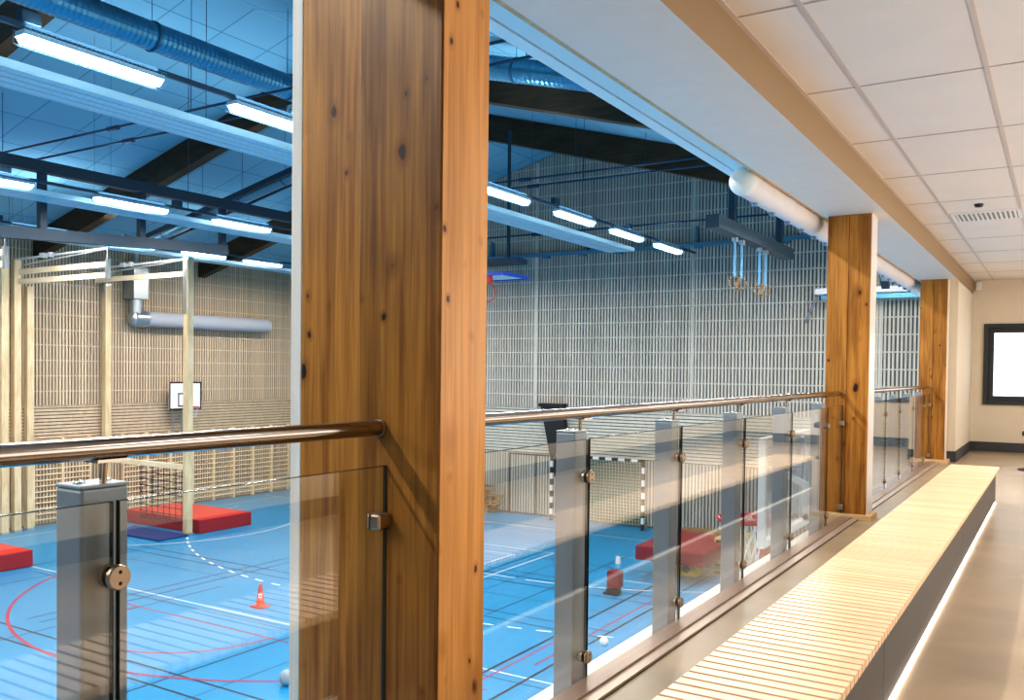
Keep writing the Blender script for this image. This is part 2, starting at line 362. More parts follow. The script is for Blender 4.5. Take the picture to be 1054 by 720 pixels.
# gym near end wall and the wall under / above the gallery
mb = MB(); mb.box(XA, XG+.2, YN-.2, YN, 0, Z(7.)); struct('wall_near', mb, M['backB'])
mb = MB(); mb.box(XG+.02, XG+.2, YN, YB, 0, Z(-1.6)); mb.box(XG+.02, XG+.2, YN, -2.5, Z(-1.6), Z(4)); mb.box(XG+.02, XG+.2, 16.0, YB, Z(-1.6), Z(4)); mb.box(XG+.02, XG+.2, -2.5, 16., Z(1.6), Z(4))
struct('wall_gallery_side', mb, M['white'])

# ------------------------------------------------------------------ gallery shell
YE = 16.0; XWR = 2.0; YW = -2.6
mb = MB(); mb.box(-1.40, XWR, YW, YE, Z(-1.5), GF); struct('floor_gallery', mb, M['lino'])
mb = MB(); mb.box(-1.535, -1.455, YW, 13.45, Z(-1.28), GF+.022, 0); mb.box(-1.455, -1.404, YW, 13.45, Z(-1.28), GF+.012, 1); mb.box(-1.404, -1.40, YW, 13.45, Z(-1.28), GF+.001, 2)
struct('trim_gallery_edge', mb, [M['sill'], M['sill2'], M['seam']])
mb = MB(); mb.box(-1.74, -1.40, YW, 16.0, Z(-1.62), Z(-1.28)); struct('trim_white_ledge', mb, M['white_ledge'])
# ceiling with T grid
zc = Z(1.53)
mb = MB(); mb.box(-1.24, XWR, YW, YE, zc, zc+.05, 0)
for x in (-1.228, -.955, -.35, .25, .85, 1.45): mb.box(x-.012, x+.012, YW, YE, zc-.004, zc+.01, 1)
k = -5
while True:
    y = 3.76+1.22*k; k += 1
    if y > YE: break
    if y > YW: mb.box(-1.24, XWR, y-.006, y+.006, zc-.003, zc+.01, 2)
struct('ceiling', mb, [M['tile'], M['tbar'], mat('tile_joint', (.50, .44, .40), .6)])
# soffit box along the opening
mb = MB(); mb.box(-1.73, -1.24, YW, YE-.01, Z(1.32), Z(1.62))
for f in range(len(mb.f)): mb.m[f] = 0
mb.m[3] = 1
struct('trim_soffit', mb, [M['plaster_soffit'], M['plaster_tan']])
mb = MB(); mb.box(-1.775, -1.732, YW, 16., Z(1.335), Z(1.5)); struct('trim_soffit_batten', mb, M['plinth'])
mb = MB(); mb.box(-2.02, -1.775, YW, 16., Z(1.45), Z(1.8), 3); mb.box(-2.11, -2.035, YW, 16., Z(1.45), Z(1.75), 2); mb.box(-2.035, -2.02, YW, 16., Z(1.47), Z(1.7), 1)
struct('trim_soffit_fascia', mb, [M['panelblue'], M['panelblue2'], mat('fascia_light2', (.80, .95, 1.), .4), mat('fascia_light', (.80, .95, 1.), .4)])
# end wall with window opening, stub wall, other walls
wx0, wx1, wz0, wz1 = -1.07, .35, Z(-.455), Z(.83)
mb = MB()
mb.box(-1.7, wx0, YE, YE+.25, GF-.3, Z(1.8)); mb.box(wx1, XWR+.2, YE, YE+.25, GF-.3, Z(1.8))
mb.box(wx0, wx1, YE, YE+.25, GF-.3, wz0); mb.box(wx0, wx1, YE, YE+.25, wz1, Z(1.8)); struct('wall_end', mb, M['plaster'])
mb = MB(); mb.box(-1.72, -1.24, 13.66, YE, GF-.05, Z(1.33)); struct('wall_stub', mb, M['plaster'])
mb = MB(); mb.box(XWR, XWR+.2, YW, YE, GF-.3, Z(1.8)); struct('wall_right', mb, M['plaster'])
mb = MB(); mb.box(-1.74, XWR+.2, YW-.2, YW, GF-.3, Z(1.8)); struct('wall_behind', mb, M['plaster'])
mb = MB(); mb.box(-1.24, XWR, YE-.014, YE, GF, GF+.15); struct('baseboard_end', mb, M['skirt'])
mb = MB(); mb.box(-1.24, -1.226, 13.65, YE-.014, GF, GF+.15); mb.box(-1.36, -1.226, 13.646, 13.66, GF, GF+.15); struct('baseboard_stub', mb, M['skirt'])
mb = MB(); mb.box(XWR-.014, XWR, YW, YE, GF, GF+.15); struct('baseboard_right', mb, M['skirt'])
mb = MB()
def winframe(mb, x0, x1, z0, z1, w, y0, y1, mi=0):
    mb.box(x0, x1, y0, y1, z1-w, z1, mi); mb.box(x0, x1, y0, y1, z0, z0+w, mi); mb.box(x0, x0+w, y0, y1, z0+w, z1-w, mi); mb.box(x1-w, x1, y0, y1, z0+w, z1-w, mi)
winframe(mb, wx0, wx1, wz0, wz1, .065, YE-.03, YE+.2); winframe(mb, wx0+.065, wx1-.065, wz0+.065, wz1-.065, .075, YE+.03, YE+.12)
w1 = struct('window_1', mb, M['frame_dark'])
mb = MB(); mb.box(wx0+.13, wx1-.13, YE+.06, YE+.08, wz0+.13, wz1-.13); g = mb.build('window_pane', M['winglass'], w1)

# ------------------------------------------------------------------ timber columns
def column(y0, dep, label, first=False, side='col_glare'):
    t = thing('timber_column', label, 'column', (-1.52, y0+dep/2, GF), 'timber columns along the gallery edge')
    off = Vector(t.location)
    def part(nm, x0, x1, ya, yb, z0, z1, mats, bev=.004):
        mb = MB(); mb.box(x0-off.x, x1-off.x, ya-off.y, yb-off.y, z0-off.z, z1-off.z)
        return mb.build(nm, mats, t, bevel=bev)
    zt = Z(1.32)
    if first:
        part('lamella', -1.64, -1.362, y0, y0+dep, GF-.05, zt, M['col_face'])
        o = part('side_face_skin', -1.3625, -1.360, y0+.004, y0+dep, GF-.05, zt, M['col_side'], .001)  # thin skin over the column's own side, coloured as lit
        part('joint_shade_strip', -1.70, -1.62, y0+.06, y0+dep-.02, GF-.05, zt, M['seam'], 0)  # dark strip standing in for the groove shadow between the lamellae
        part('lamella', -1.885, -1.650, y0+.03, y0+dep+.03, GF-.25, Z(1.5), M['col_warm'])
        o = part('edge_board', -1.93, -1.887, y0+.03, y0+dep+.03, GF-.25, Z(1.5), M['col_white']); o['label'] = 'white painted edge board'
    else:
        part('lamella', -1.69, -1.520, y0, y0+dep, GF+.045, zt, M['col_warm'])
        part('lamella', -1.517, -1.3475, y0, y0+dep, GF+.045, zt, M['col_warm'])
        o = part('side_face_skin', -1.3475, -1.342, y0+.004, y0+dep, GF+.045, zt, M[side], .001)  # thin skin over the column's own side; default colour is painted glare
        part('base_block', -1.705, -1.30, y0-.03, y0+dep, GF-.07, GF+.045, M['plinth'])
    return t
column(1.835, .213, 'large timber column in the foreground with knots and a white edge', True)
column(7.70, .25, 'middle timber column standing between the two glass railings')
column(13.40, .25, 'farthest timber column beside the cream stub wall', side='plaster')

# ------------------------------------------------------------------ handrails, posts, glass
XGL, XRL, ZRL = -1.54, -1.56, Z(-.158)
def rail(y0, y1, label):
    t = thing('handrail', label, 'handrail', (XRL, y0, ZRL), 'steel handrails on the gallery edge')
    mb = MB(); mb.tube((0, 0, 0), (0, y1-y0, 0), .0215, 24); mb.build('rail_tube', M['rail'], t, smooth=True)
    for yy, s in ((0, 1), (y1-y0, -1)): mb = MB(); mb.tube((0, yy, 0), (0, yy+s*.008, 0), .0245, 20); mb.build('end_flange', M['clamp'], t, smooth=True)
rail(YW+.02, 1.835, 'steel handrail left of the foreground column')
rail(2.048, 7.70, 'long steel handrail between the foreground and middle columns')
rail(7.95, 13.40, 'far steel handrail between the middle and farthest columns')
def post(y, label):
    t = thing('railing_post', label, 'post', (-1.612, y, Z(-1.28)), 'grey railing posts behind the glass')
    h = 1.28-.232
    mb = MB(); mb.box(-.0425, .0425, -.05, .05, 0, h-.004); mb.build('post_body', M['post'], t, bevel=.006)
    mb = MB(); mb.box(-.043, .043, -.0505, .0505, h-.004, h+.004); mb.build('cap_plate', M['post'], t, bevel=.003)
    for yy in (-.028, .028): mb = MB(); mb.lathe((0, yy, h+.003), [(.011, 0), (.011, .004), (.006, .007)], 12); mb.build('cap_screw', M['steel'], t, smooth=True)
    mb = MB(); mb.tube((.034, 0, h), (.038, 0, h+.05), .007, 10); mb.box(.03, .072, -.035, .035, h+.048, h+.054); mb.build('rail_bracket', M['steel'], t, smooth=True)
    for zz in (-.405, -1.10):
        z0 = zz+1.28; mb = MB()
        mb.lathe((.0426, 0, z0), [(.012, 0), (.012, .012), (.024, .013), (.024, .022), (.0, .022)], 20, 'x')
        c = mb.build('glass_clamp', M['clamp'], t, smooth=True)
        mb = MB(); mb.lathe((.0786, 0, z0), [(.0245, 0), (.0245, .009), (.022, .012), (.0, .012)], 24, 'x'); mb.build('clamp_disc', M['clamp'], c, smooth=True)
        for gx in (.0646, .0755): mb = MB(); mb.lathe((gx, 0, z0), [(.022, 0), (.022, .003), (0, .003)], 16, 'x'); mb.build('clamp_gasket', M['rubber'], c, smooth=True)
        for dz in (.011, -.011): mb = MB(); mb.lathe((.0905, 0, z0+dz), [(.004, 0), (.003, .0015), (0, .0015)], 10, 'x'); mb.build('screw_hole', M['rubber'], c, smooth=True)
    return t
PY = [-.0, 1.035, 3.035, 4.01, 5.01, 6.05, 7.12]
PY2 = [8.85, 9.8, 10.75, 11.8, 12.8]
names1 = ['grey railing post out of frame beside the camera', 'large grey railing post left of the foreground timber column', 'tall grey railing post directly right of the foreground column',
          'grey railing post with the maroon crash mat behind it', 'grey railing post in front of the red basketball rim', 'grey railing post in front of the side backboard', 'grey railing post closest before the middle timber column']
for y, n in zip(PY, names1):
    if y > .5: post(y, n)
for i, y in enumerate(PY2): post(y, 'small grey railing post past the middle column, %s one from it' % ['first', 'second', 'third', 'fourth', 'fifth'][i])
def pane(y0, y1, label):
    t = thing('glass_railing', label, 'glass panel', (XGL, y0, Z(-1.26)), 'clear glass railing panels')
    mb = MB(); mb.box(-.005, .005, 0, y1-y0, 0, 1.0); mb.build('glass_sheet', M['glass'], t)
    mb = MB(); L_ = y1-y0
    mb.box(-.0052, .0052, 0, .002, 0, 1.0); mb.box(-.0052, .0052, L_-.002, L_, 0, 1.0); mb.box(-.0052, .0052, 0, L_, 1.0, 1.0016)
    mb.build('glass_edge', M['glassedge'], t)
gj = .006
yy = [YW+.05, -.9, 0.03, 1.035, 1.84]; yy1 = [2.048, 3.035, 4.01, 5.01, 6.05, 7.12, 7.69]; yy2 = [7.96, 8.85, 9.8, 10.75, 11.8, 12.8, 13.39]
lab0 = {2: 'glass railing panel at the lower left edge of the view, left of the nearest post', 3: 'glass railing panel between the nearest post and the foreground column'}
for i in range(1, 4): pane(yy[i]+gj, yy[i+1]-gj, lab0.get(i, 'glass railing panel beside the camera, farthest left'))
for i in range(6): pane(yy1[i]+gj, yy1[i+1]-gj, 'glass railing panel between foreground and middle columns, %s from the foreground column' % ['first', 'second', 'third', 'fourth', 'fifth', 'sixth'][i])
for i in range(6): pane(yy2[i]+gj, yy2[i+1]-gj, 'glass railing panel beyond the middle column, %s from it' % ['first', 'second', 'third', 'fourth', 'fifth', 'sixth'][i])
def colclamp(y, z, label, s=-1):
    t = thing('glass_clamp', label, 'clamp', (XGL, y, z), 'steel clamps holding glass to the columns')
    mb = MB(); mb.box(-.022, .022, min(0, s*.05), max(0, s*.05), -.021, -.0+.021); mb.build('clamp_body', M['clamp'], t, bevel=.006)
    mb = MB(); mb.box(-.012, -.008, min(0, s*.052), max(0, s*.052), -.02, .02); mb.build('clamp_gasket', M['rubber'], t)
for y, s, w in ((1.835, -1, 'the left face of the foreground column'), (7.70, -1, 'the near face of the middle column'), (13.40, -1, 'the near face of the farthest column')):
    for z, u in ((-.405, 'upper'), (-1.10, 'lower')): colclamp(y, Z(z), '%s small steel glass clamp on %s' % (u, w), s)

# ------------------------------------------------------------------ slatted bench
BZ = Z(-.86); b0, b1 = -1.6, 9.55
t = thing('slatted_bench', 'long low bench with pale timber slats and dark panelled base', 'bench', (-.69, 0, GF))
mb = MB(); P_ = .0561; k = 0; y = 2.705-P_*77
while y < b1-.02:
    mb.box(-.898+.69, -.484+.69, y+.006, y+P_-.0055, BZ-.028-GF, BZ-GF); y += P_
M['bench_top'].node_tree.nodes['Math'].inputs[1].default_value = -2.705+P_*90
mb.build('slatted_seat', M['bench_top'], t, bevel=.002)
mb = MB(); mb.box(-.17, .17, b0, b1-.03, BZ-.060-GF, BZ-.030-GF); mb.build('seat_support', M['bench_dark'], t)
ys = [b0, -.9, 3.32, 6.18, b1-.05]
for i in range(4):
    mb = MB(); mb.box(.165, .180, ys[i]+.002, ys[i+1]-.002, .02, BZ-.030-GF); mb.build('front_panel', M['bench_dark'], t)
    mb = MB(); mb.box(-.180, -.165, ys[i]+.002, ys[i+1]-.002, .02, BZ-.030-GF); mb.build('back_panel', M['bench_dark'], t)
mb = MB(); mb.box(-.165, .165, b1-.06, b1-.045, .0, BZ-.03-GF); mb.build('end_panel', M['bench_dark'], t)
for s in (-1, 1):
    M_ = M['led'] if s > 0 else M['led_dim']
    mb = MB(); mb.box(min(s*.170, s*.186), max(s*.170, s*.186), b0, b1-.05, .002, .012); mb.build('led_strip', M_, t)

# ------------------------------------------------------------------ gallery ceiling fittings
t = thing('ceiling_vent', 'white louvred ventilation grille in the tiled ceiling', 'vent', (-.64, 9.55, zc))
mb = MB(); winframe(mb, -.29, .29, -.25, .25, .03, -.5, .5); mb = MB()
mb.box(-.29,.29,-.25,-.22,-.012,0); mb.box(-.29,.29,.22,.25,-.012,0); mb.box(-.29,-.26,-.22,.22,-.012,0); mb.box(.26,.29,-.22,.22,-.012,0); mb.build('grille_frame', M['white'], t)
mb = MB(); mb.box(-.26,.26,-.22,.22,-.004,-.003); mb.build('grille_back', M['grey'], t)
mb = MB()
for i in range(13): xx = -.24+i*.04; mb.bar((xx, -.22, -.010), (xx, .22, -.010), .018, .004)
mb.build('louvre', M['white'], t)
mb = MB(); mb.lathe((-.66, 8.9, zc-.03), [(.0, 0), (.03, .004), (.04, .03)], 16); tag(mb.build('smoke_detector', M['black'], smooth=True), 'tiny dark ceiling sensor in the tile before the ventilation grille', 'sensor')
mb = MB(); mb.box(-1.20, -1.12, YE-.05, YE, Z(1.37), Z(1.50)); tag(mb.build('motion_sensor', M['white'], bevel=.006), 'small white wall sensor high in the far gallery corner', 'sensor')

# nozzle duct just outside the soffit
t = thing('nozzle_duct', 'white round textile duct with blue nozzles under the soffit edge', 'duct', (-1.865, 5.9, Z(1.30)))
mb = MB(); mb.tube((0, .02, 0), (0, 9.9, 0), .092, 28, cap=False); mb.build('duct_sleeve', M['duct_white'], t, smooth=True)
mb = MB(); mb.lathe((0, .03, 0), [(.0, -.075), (.04, -.068), (.075, -.045), (.093, -.01), (.096, .02)], 28, 'y'); mb.build('end_cap', M['duct_cap'], t, smooth=True)
for i in range(18):
    mb = MB(); a = math.radians(-98); cx, cz = .092*math.cos(a), .092*math.sin(a); y = .35+i*.44
    mb.tube((cx, y, cz), (cx*1.3, y, cz*1.3), .024, 12, r2=.014); mb.build('nozzle', M['nozzle'], t, smooth=True)
t = thing('spotlight', 'grey tilted projector under the duct beyond the middle column', 'projector', (-1.95, 12.4, Z(1.30)))
mb = MB(); mb.bar((.02, -.15, -.02), (-.02, .35, .06), .16, .14); mb.build('projector_body', M['grey'], t, bevel=.01)
mb = MB(); mb.bar((-.04, -.1, -.06), (-.06, .2, -.13), .10, .07); mb.build('projector_lens_hood', M['steelblue'], t, bevel=.01)
mb = MB(); mb.bar((0, .1, .05), (0, .1, .2), .03, .03); mb.build('bracket', M['grey'], t)

# ------------------------------------------------------------------ roof beams
for i, y in enumerate((20.1, 14.4, 8.6, 2.9, -2.9)):
    mb = MB(); d = .68
    for xa, xb in ((XA+.01, XR), (XR, XG-.02)):
        za, zb = Z(roofz(xa))-.01, Z(roofz(xb))-.01
        mb.hexa([(xa,y-.14,za-d),(xb,y-.14,zb-d),(xb,y+.14,zb-d),(xa,y+.14,za-d)], [(xa,y-.14,za),(xb,y-.14,zb),(xb,y+.14,zb),(xa,y+.14,za)])
    tag(mb.build('roof_beam', M['beam'], origin=(XR, y, Z(6.2))), 'dark pitched timber roof beam across the gym, %s the far battened wall' % ['closest to', 'second from', 'third from', 'fourth from', 'fifth from'][i], 'beam', 'timber roof beams')

# ------------------------------------------------------------------ lamps
def make_lamp(label, loc, group, L_=1.5, ceil=3.0):
    t = thing('gym_lamp', label, 'lamp', loc, group)
    mb = MB(); mb.box(-.08, .08, 0, L_, .035, .085); mb.build('lamp_housing', M['lamp_body'], t, bevel=.008)
    mb = MB(); mb.hexa([(-.045,.03,-.03),(.045,.03,-.03),(.045,L_-.03,-.03),(-.045,L_-.03,-.03)], [(-.075,.01,.034),(.075,.01,.034),(.075,L_-.01,.034),(-.075,L_-.01,.034)]); mb.build('lamp_diffuser', M['lamp'], t, smooth=True)
    mb = MB()
    n = 30
    for i in range(n+1):
        yy = i*L_/n; mb.path([(-.10, yy, .10), (-.10, yy, -.02), (-.05, yy, -.05), (.05, yy, -.05), (.10, yy, -.02), (.10, yy, .10)], .0022, 3)
    for xx, zz in ((-.10, .10), (-.10, .04), (-.10, -.02), (.10, .10), (.10, .04), (.10, -.02), (-.05, -.05), (.05, -.05)): mb.tube((xx, 0, zz), (xx, L_, zz), .0025, 4)
    mb.build('wire_guard', M['guard'], t)
    mb = MB()
    for yy in (.75,): mb.tube((0, yy, .085), (0, yy, ceil), .0035, 6)
    mb.build('suspension_wire', M['rod'], t)
    return t
LA = []
def lamp_row(x, z, ys, rowname, group):
    h = .105 if x < -5 else roofz(x)-z
    root = None
    for i, y in enumerate(ys):
        lab = 'caged tube lamp in the %s row, %s to the far wall' % (rowname, ORD[len(ys)-1-i])
        if root is None: root = make_lamp(lab, (x, y, Z(z)), group, ceil=h)
        else: copy_tree(root, (x, y, Z(z)), lab)
        LA.append((x, y+.75, Z(z)))
lamp_row(-8.22, 3.0, [-5.2, -2.75, -.3, 2.15, 4.55, 7.0, 9.5, 12.15, 14.75, 17.2, 19.6], 'row nearest the gallery'.replace('row ', ''), 'lamps in the row nearest the gallery')
lamp_row(-4.2, 3.05, [-4.5, -2, .5, 3, 5.5, 8, 10.5, 13, 15.5, 18, 20.5], 'hidden soffit side', 'lamps in the hidden row above the soffit')
lamp_row(-14.88, 3.0, [-3.6, -.98, 1.67, 4.3, 6.95, 9.6, 12.23, 14.9, 17.5, 20.1], 'middle', 'lamps in the middle row')
lamp_row(-21.4, 3.26, [-4, -1.4, 1.2, 3.8, 6.4, 9.0, 11.6, 14.1, 16.5, 18.75, 21.3], 'left wall side', 'lamps in the row toward the left wall')
# carrier rails of each lamp row
for x, z, w in ((-8.22, 3.13, 'nearest the gallery'), (-14.88, 3.13, 'of the middle'), (-21.4, 3.39, 'toward the left wall')):
    mb = MB(); mb.bar((x, -6, Z(z)), (x, 22.2, Z(z)), .05, .05)
    for k in range(4): yy = -3+k*7.3; mb.tube((x, yy, Z(z)), (x, yy, Z(roofz(x))), .006, 6)
    for k in range(6): yy = 1.2+3.35*k; mb.box(x-.05, x+.05, yy, yy+.18, Z(z)+.03, Z(z)+.14)
    tag(mb.build('lamp_carrier_rail', M['steelblue'], origin=(x, 8, Z(z))), 'thin dark carrier rail above the lamp row %s' % w, 'rail', 'carrier rails above the lamps')

# radiant panels
def radiant(x0, x1, y0, y1, z, label):
    t = thing('radiant_panel', label, 'heating panel', ((x0+x1)/2, y0, Z(z)), 'long pale blue ceiling panels'); w = x1-x0; L_ = y1-y0
    mb = MB(); mb.box(-w/2, w/2, 0, L_, 0, .035, 0)
    for k in range(4):
        xx = -w/2+w*(k+.5)/4; mb.box(xx-w/8+.02, xx+w/8-.02, 0, L_, -.014, 0, 0)
    for s in (-1, 1): mb.box(s*w/2-.008, s*w/2+.008, 0, L_, -.02, .07, 0)
    mb.build('panel_sheet', M['panelblue'], t)
    mb = MB()
    for k in range(5): mb.box(-w/2+w*k/4-.010, -w/2+w*k/4+.010, 0, L_, -.003, -.001)
    mb.build('panel_groove', M['panelblue2'], t)
    for k in range(int(L_/6)+1):
        for s in (-1, 1): mb = MB(); mb.tube((s*w*.4, 2.2+k*6, .03), (s*w*.4, 2.2+k*6, roofz((x0+x1)/2)-z-.01), .003, 5); mb.build('suspension_wire', M['rod'], t)
radiant(-9.72, -9.05, -4, 20.2, 3.0, 'long pale blue panel hanging beside the lamp row nearest the gallery')
radiant(-15.9, -15.25, -4, 19.5, 3.0, 'long pale blue panel hanging beside the middle lamp row')
radiant(-22.4, -21.85, -2, 22.5, 3.22, 'narrow pale blue panel ending at the free-standing pine post')

# ducts
def spiral(p, q, r, name, label, straps=6):
    t = thing(name, label, 'duct', p, None); p = Vector(p); v = Vector(q)-p; L_ = v.length; n = int(L_/.09)
    mb = MB(); d, u, w = mb.frame((0,0,0), v); vs = []; fs = []; N_ = 22
    for i in range(n*2+1):
        rr = r*(1 if i % 2 else .965); c = v*(i/(n*2))
        for j in range(N_): a = 2*math.pi*j/N_; vs.append(c+u*rr*math.cos(a)+w*rr*math.sin(a))
    for i in range(n*2):
        for j in range(N_): fs.append((i*N_+j, i*N_+(j+1) % N_, (i+1)*N_+(j+1) % N_, (i+1)*N_+j))
    fs += [tuple(range(N_)), tuple(range(n*2*N_, n*2*N_+N_))]
    mb.add(vs, fs); o = mb.build('duct_pipe', M['duct'], t); 
    for k in range(straps):
        mb = MB(); c = v*((k+.5)/straps); mb.tube(c-d*.02, c+d*.02, r*1.06, 22); mb.tube(c, c+Vector((0, 0, roofz((p+c).x)+ZC-(p+c).z)), .006, 6)
        mb.build('duct_strap', M['ductdark'], t, smooth=True)
spiral((-12.3, -4, Z(5.2)), (-12.3, 13.2, Z(5.2)), .23, 'spiral_duct', 'large blue spiral duct running lengthwise under the roof ridge')
spiral((-12.0, 12.4, Z(6.05)), (-3.4, 12.4, Z(3.78)), .20, 'spiral_duct', 'blue spiral duct sloping down beside the roof beam toward the gallery', 5)
spiral((-21.6, 15.5, Z(3.46)), (-15.5, 15.5, Z(4.78)), .15, 'spiral_duct', 'thin spiral duct sloping between dark rails left of the foreground column', 4)
mb = MB()
for s in (-.3, .3): mb.bar((-22.1, 15.5+s, Z(3.33)), (-14.8, 15.5+s, Z(4.93)), .06, .14)
for k in range(9): a = k/8; xx = -22.1+7.3*a; zz = 3.33+1.6*a; mb.bar((xx, 15.2, Z(zz)), (xx, 15.8, Z(zz)), .03, .03)
tag(mb.build('cable_ladder', M['steelblue'], origin=(-18.4, 15.5, Z(4.1))), 'sloping dark blue ladder rails carrying the thin spiral duct', 'cable tray')
# thin rods across the roof
for k, (y, z, xa, xb, w) in enumerate(((9.6, 4.2, -19.5, -5, 'upper of the two thin dark rods crossing at the upper left'), (9.9, 4.05, -19.5, -5, 'lower of the two thin dark rods crossing at the upper left'),
                                 (17.9, 4.5, -16, -3, 'upper thin dark rod in front of the far battened wall'), (18.3, 4.42, -16, -3, 'second thin dark rod just under the upper one by the far wall'), (20.2, 3.6, -17, -4, 'lowest thin dark rod above the ring rig'))):
    mb = MB(); mb.tube((xa, y, Z(z)), (xb, y, Z(z)+.02), .022, 8); mb.tube((xa+5, y, Z(z)), (xa+5.3, y, Z(z)), .045, 8)
    for xx in (xa+1, (xa+xb)/2, xb-1): mb.tube((xx, y, Z(z)), (xx, y, Z(roofz(xx))), .006, 6)
    tag(mb.build('steel_rod', M['rod'], origin=((xa+xb)/2, y, Z(z))), w, 'rod', 'thin tie rods under the roof')
# blue steel carrier with hangers
t = thing('suspended_frame', 'dark blue steel frame hanging under the roof ridge at upper left', 'frame', (-16.5, 7.5, Z(3.75)))
mb = MB(); mb.bar((0, -7.5, 0), (0, 10.2, 0), .2, .22); mb.build('main_beam', M['frameblue'], t)
mb = MB(); mb.bar((0, .6, -1.36), (0, 6.4, -1.03), .18, .22); mb.build('lower_beam', M['frameblue'], t)
for yy in (2.06, 4.19, 6.3):
    mb = MB(); mb.bar((0, yy, -1.3+(yy-2.06)*.06), (0, yy, 0), .13, .13); mb.build('hanger_post', M['frameblue'], t)
for yy in (-3, 1.2, 9.0):
    mb = MB(); mb.bar((0, yy, .08), (0, yy, roofz(-16.5)-3.75), .05, .05); mb.build('roof_hanger', M['frameblue'], t)
# cable trays on the far wall
mb = MB(); mb.box(-17, -2.2, YB-.25, YB-.1, Z(3.62), Z(3.72))
for k in range(12): xx = -16.5+k*1.25; mb.box(xx, xx+.2, YB-.3, YB-.06, Z(3.55), Z(3.63))
for xx in (-16, -12.5, -9, -5.5): mb.box(xx, xx+.05, YB-.2, YB-.03, Z(3.7), Z(4.2))
tag(mb.build('cable_tray', mat('tray_blue', (.08, .22, .32), .4), origin=(-9, YB-.2, Z(3.67))), 'blue cable tray running along the far battened wall under the beam', 'cable tray')

# ------------------------------------------------------------------ ring rig
t = thing('ring_rig_beam', 'dark blue beam hung lengthwise carrying the gymnastic rings', 'beam', (-5.95, 17.0, Z(3.0)))
mb = MB(); mb.box(-.14, .14, 0, 5.7, -.12, .14); mb.build('beam_body', mat('grey_blue_steel', (.05, .075, .09), .5), t)
for yy in (1.25, 4.9):
    mb = MB(); mb.bar((0, yy, .12), (0, yy, roofz(-5.95)-3.0-.01), .14, .14); mb.build('hanger_post', M['steelblue'], t)
M['strap'] = mat('blue_white_strap', (.20, .42, .60), .7)
for k, (y, dx) in enumerate(((18.45, 0), (18.93, 0), (20.25, 0), (20.75, 0))):
    t = thing('gymnastic_ring', 'gymnastic ring on a pale blue strap, %s of four from the left' % ['first', 'second', 'third', 'fourth'][k], 'gymnastic ring', (-5.95, y, Z(1.93)), 'gymnastic rings under the blue beam')
    mb = MB(); mb.ring((0, 0, 0), .115, .015, 'y'); o = mb.build('ring', M['benchwood'], t, smooth=True)
    mb = MB(); mb.box(-.028, .028, -.012, .012, .10, .95); mb.build('strap', M['strap'], t)
    mb = MB(); mb.box(-.05, .05, -.06, .06, .86, .95); mb.build('clip', M['silver'], t)

# retracted hoop behind the column
t = thing('ceiling_backboard', 'folded-up basketball backboard with blue edge just right of the foreground column', 'basketball hoop', (-12.75, 19.0, Z(2.4)))
mb = MB(); mb.box(-.9, 1.0, -.6, .6, -.02, .03); mb.build('backboard', M['white'], t)
mb = MB(); mb.box(-.92, 1.03, -.63, -.6, -.05, .04); mb.box(1.0, 1.03, -.6, .6, -.05, .04); mb.box(-.92, 1.03, .6, .63, -.05, .04); mb.build('edge_padding', M['blueboard'], t)
mb = MB(); mb.bar((-1.2, 0, .35), (1.2, 0, .35), .5, .14); mb.bar((-1, -.2, .3), (-1.6, -.1, 1.6), .08, .08); mb.bar((.9, -.2, .4), (.9, -.2, 3.6), .06, .06); mb.box(-.1, .12, -.3, -.1, .03, .28); mb.build('carrier_frame', M['steelblue'], t)
mb = MB(); mb.box(.38, .6, -.58, -.45, -.22, -.02); mb.ring((.5, -.5, -.46), .225, .012, 'y', 36, 8); r = mb.build('rim', M['rim'], t, smooth=True)

# ------------------------------------------------------------------ wall backboard on left wall
t = thing('wall_backboard', 'white wall-mounted basketball backboard with black border on the left wall', 'basketball hoop', (-24.75, 19.2, Z(-.96)))
mb = MB(); mb.box(-.02, .02, -.62, .62, -.45, .45); mb.build('backboard', M['white'], t)
mb = MB()
def yzframe(mb, x0, x1, y0, y1, z0, z1, w):
    mb.box(x0, x1, y0, y1, z1-w, z1); mb.box(x0, x1, y0, y1, z0, z0+w); mb.box(x0, x1, y0, y0+w, z0+w, z1-w); mb.box(x0, x1, y1-w, y1, z0+w, z1-w)
yzframe(mb, .021, .026, -.63, .63, -.46, .46, .045); yzframe(mb, .021, .026, -.29, .29, -.36, .09, .04); mb.build('border_stripe', M['black'], t)
mb = MB(); mb.ring((.36, 0, -.36), .225, .012); mb.box(.02, .15, -.06, .06, -.42, -.34); mb.build('rim', M['rim'], t, smooth=True)
mb = MB()
for k in range(12):
    a = 2*math.pi*k/12; b = 2*math.pi*(k+1)/12; mb.path([(.36+.22*math.cos(a), .22*math.sin(a), -.37), (.36+.16*math.cos(b), .16*math.sin(b), -.55), (.36+.13*math.cos(a), .13*math.sin(a), -.72)], .004, 4)
mb.build('net', M['netwhite'], t)
mb = MB()
for yy in (-.42, -.05): mb.bar((-.1, yy, -.45), (-.1, yy, -1.25), .04, .04); 
for k in range(6): a = -.5-k*.13; mb.bar((-.1, -.42, a), (-.1, -.05, a-.12), .02, .02)
mb.bar((-.3, -.4, 0), (0, -.4, 0), .05, .05); mb.bar((-.3, .4, 0), (0, .4, 0), .05, .05)
mb.build('mounting_frame', M['silver'], t)

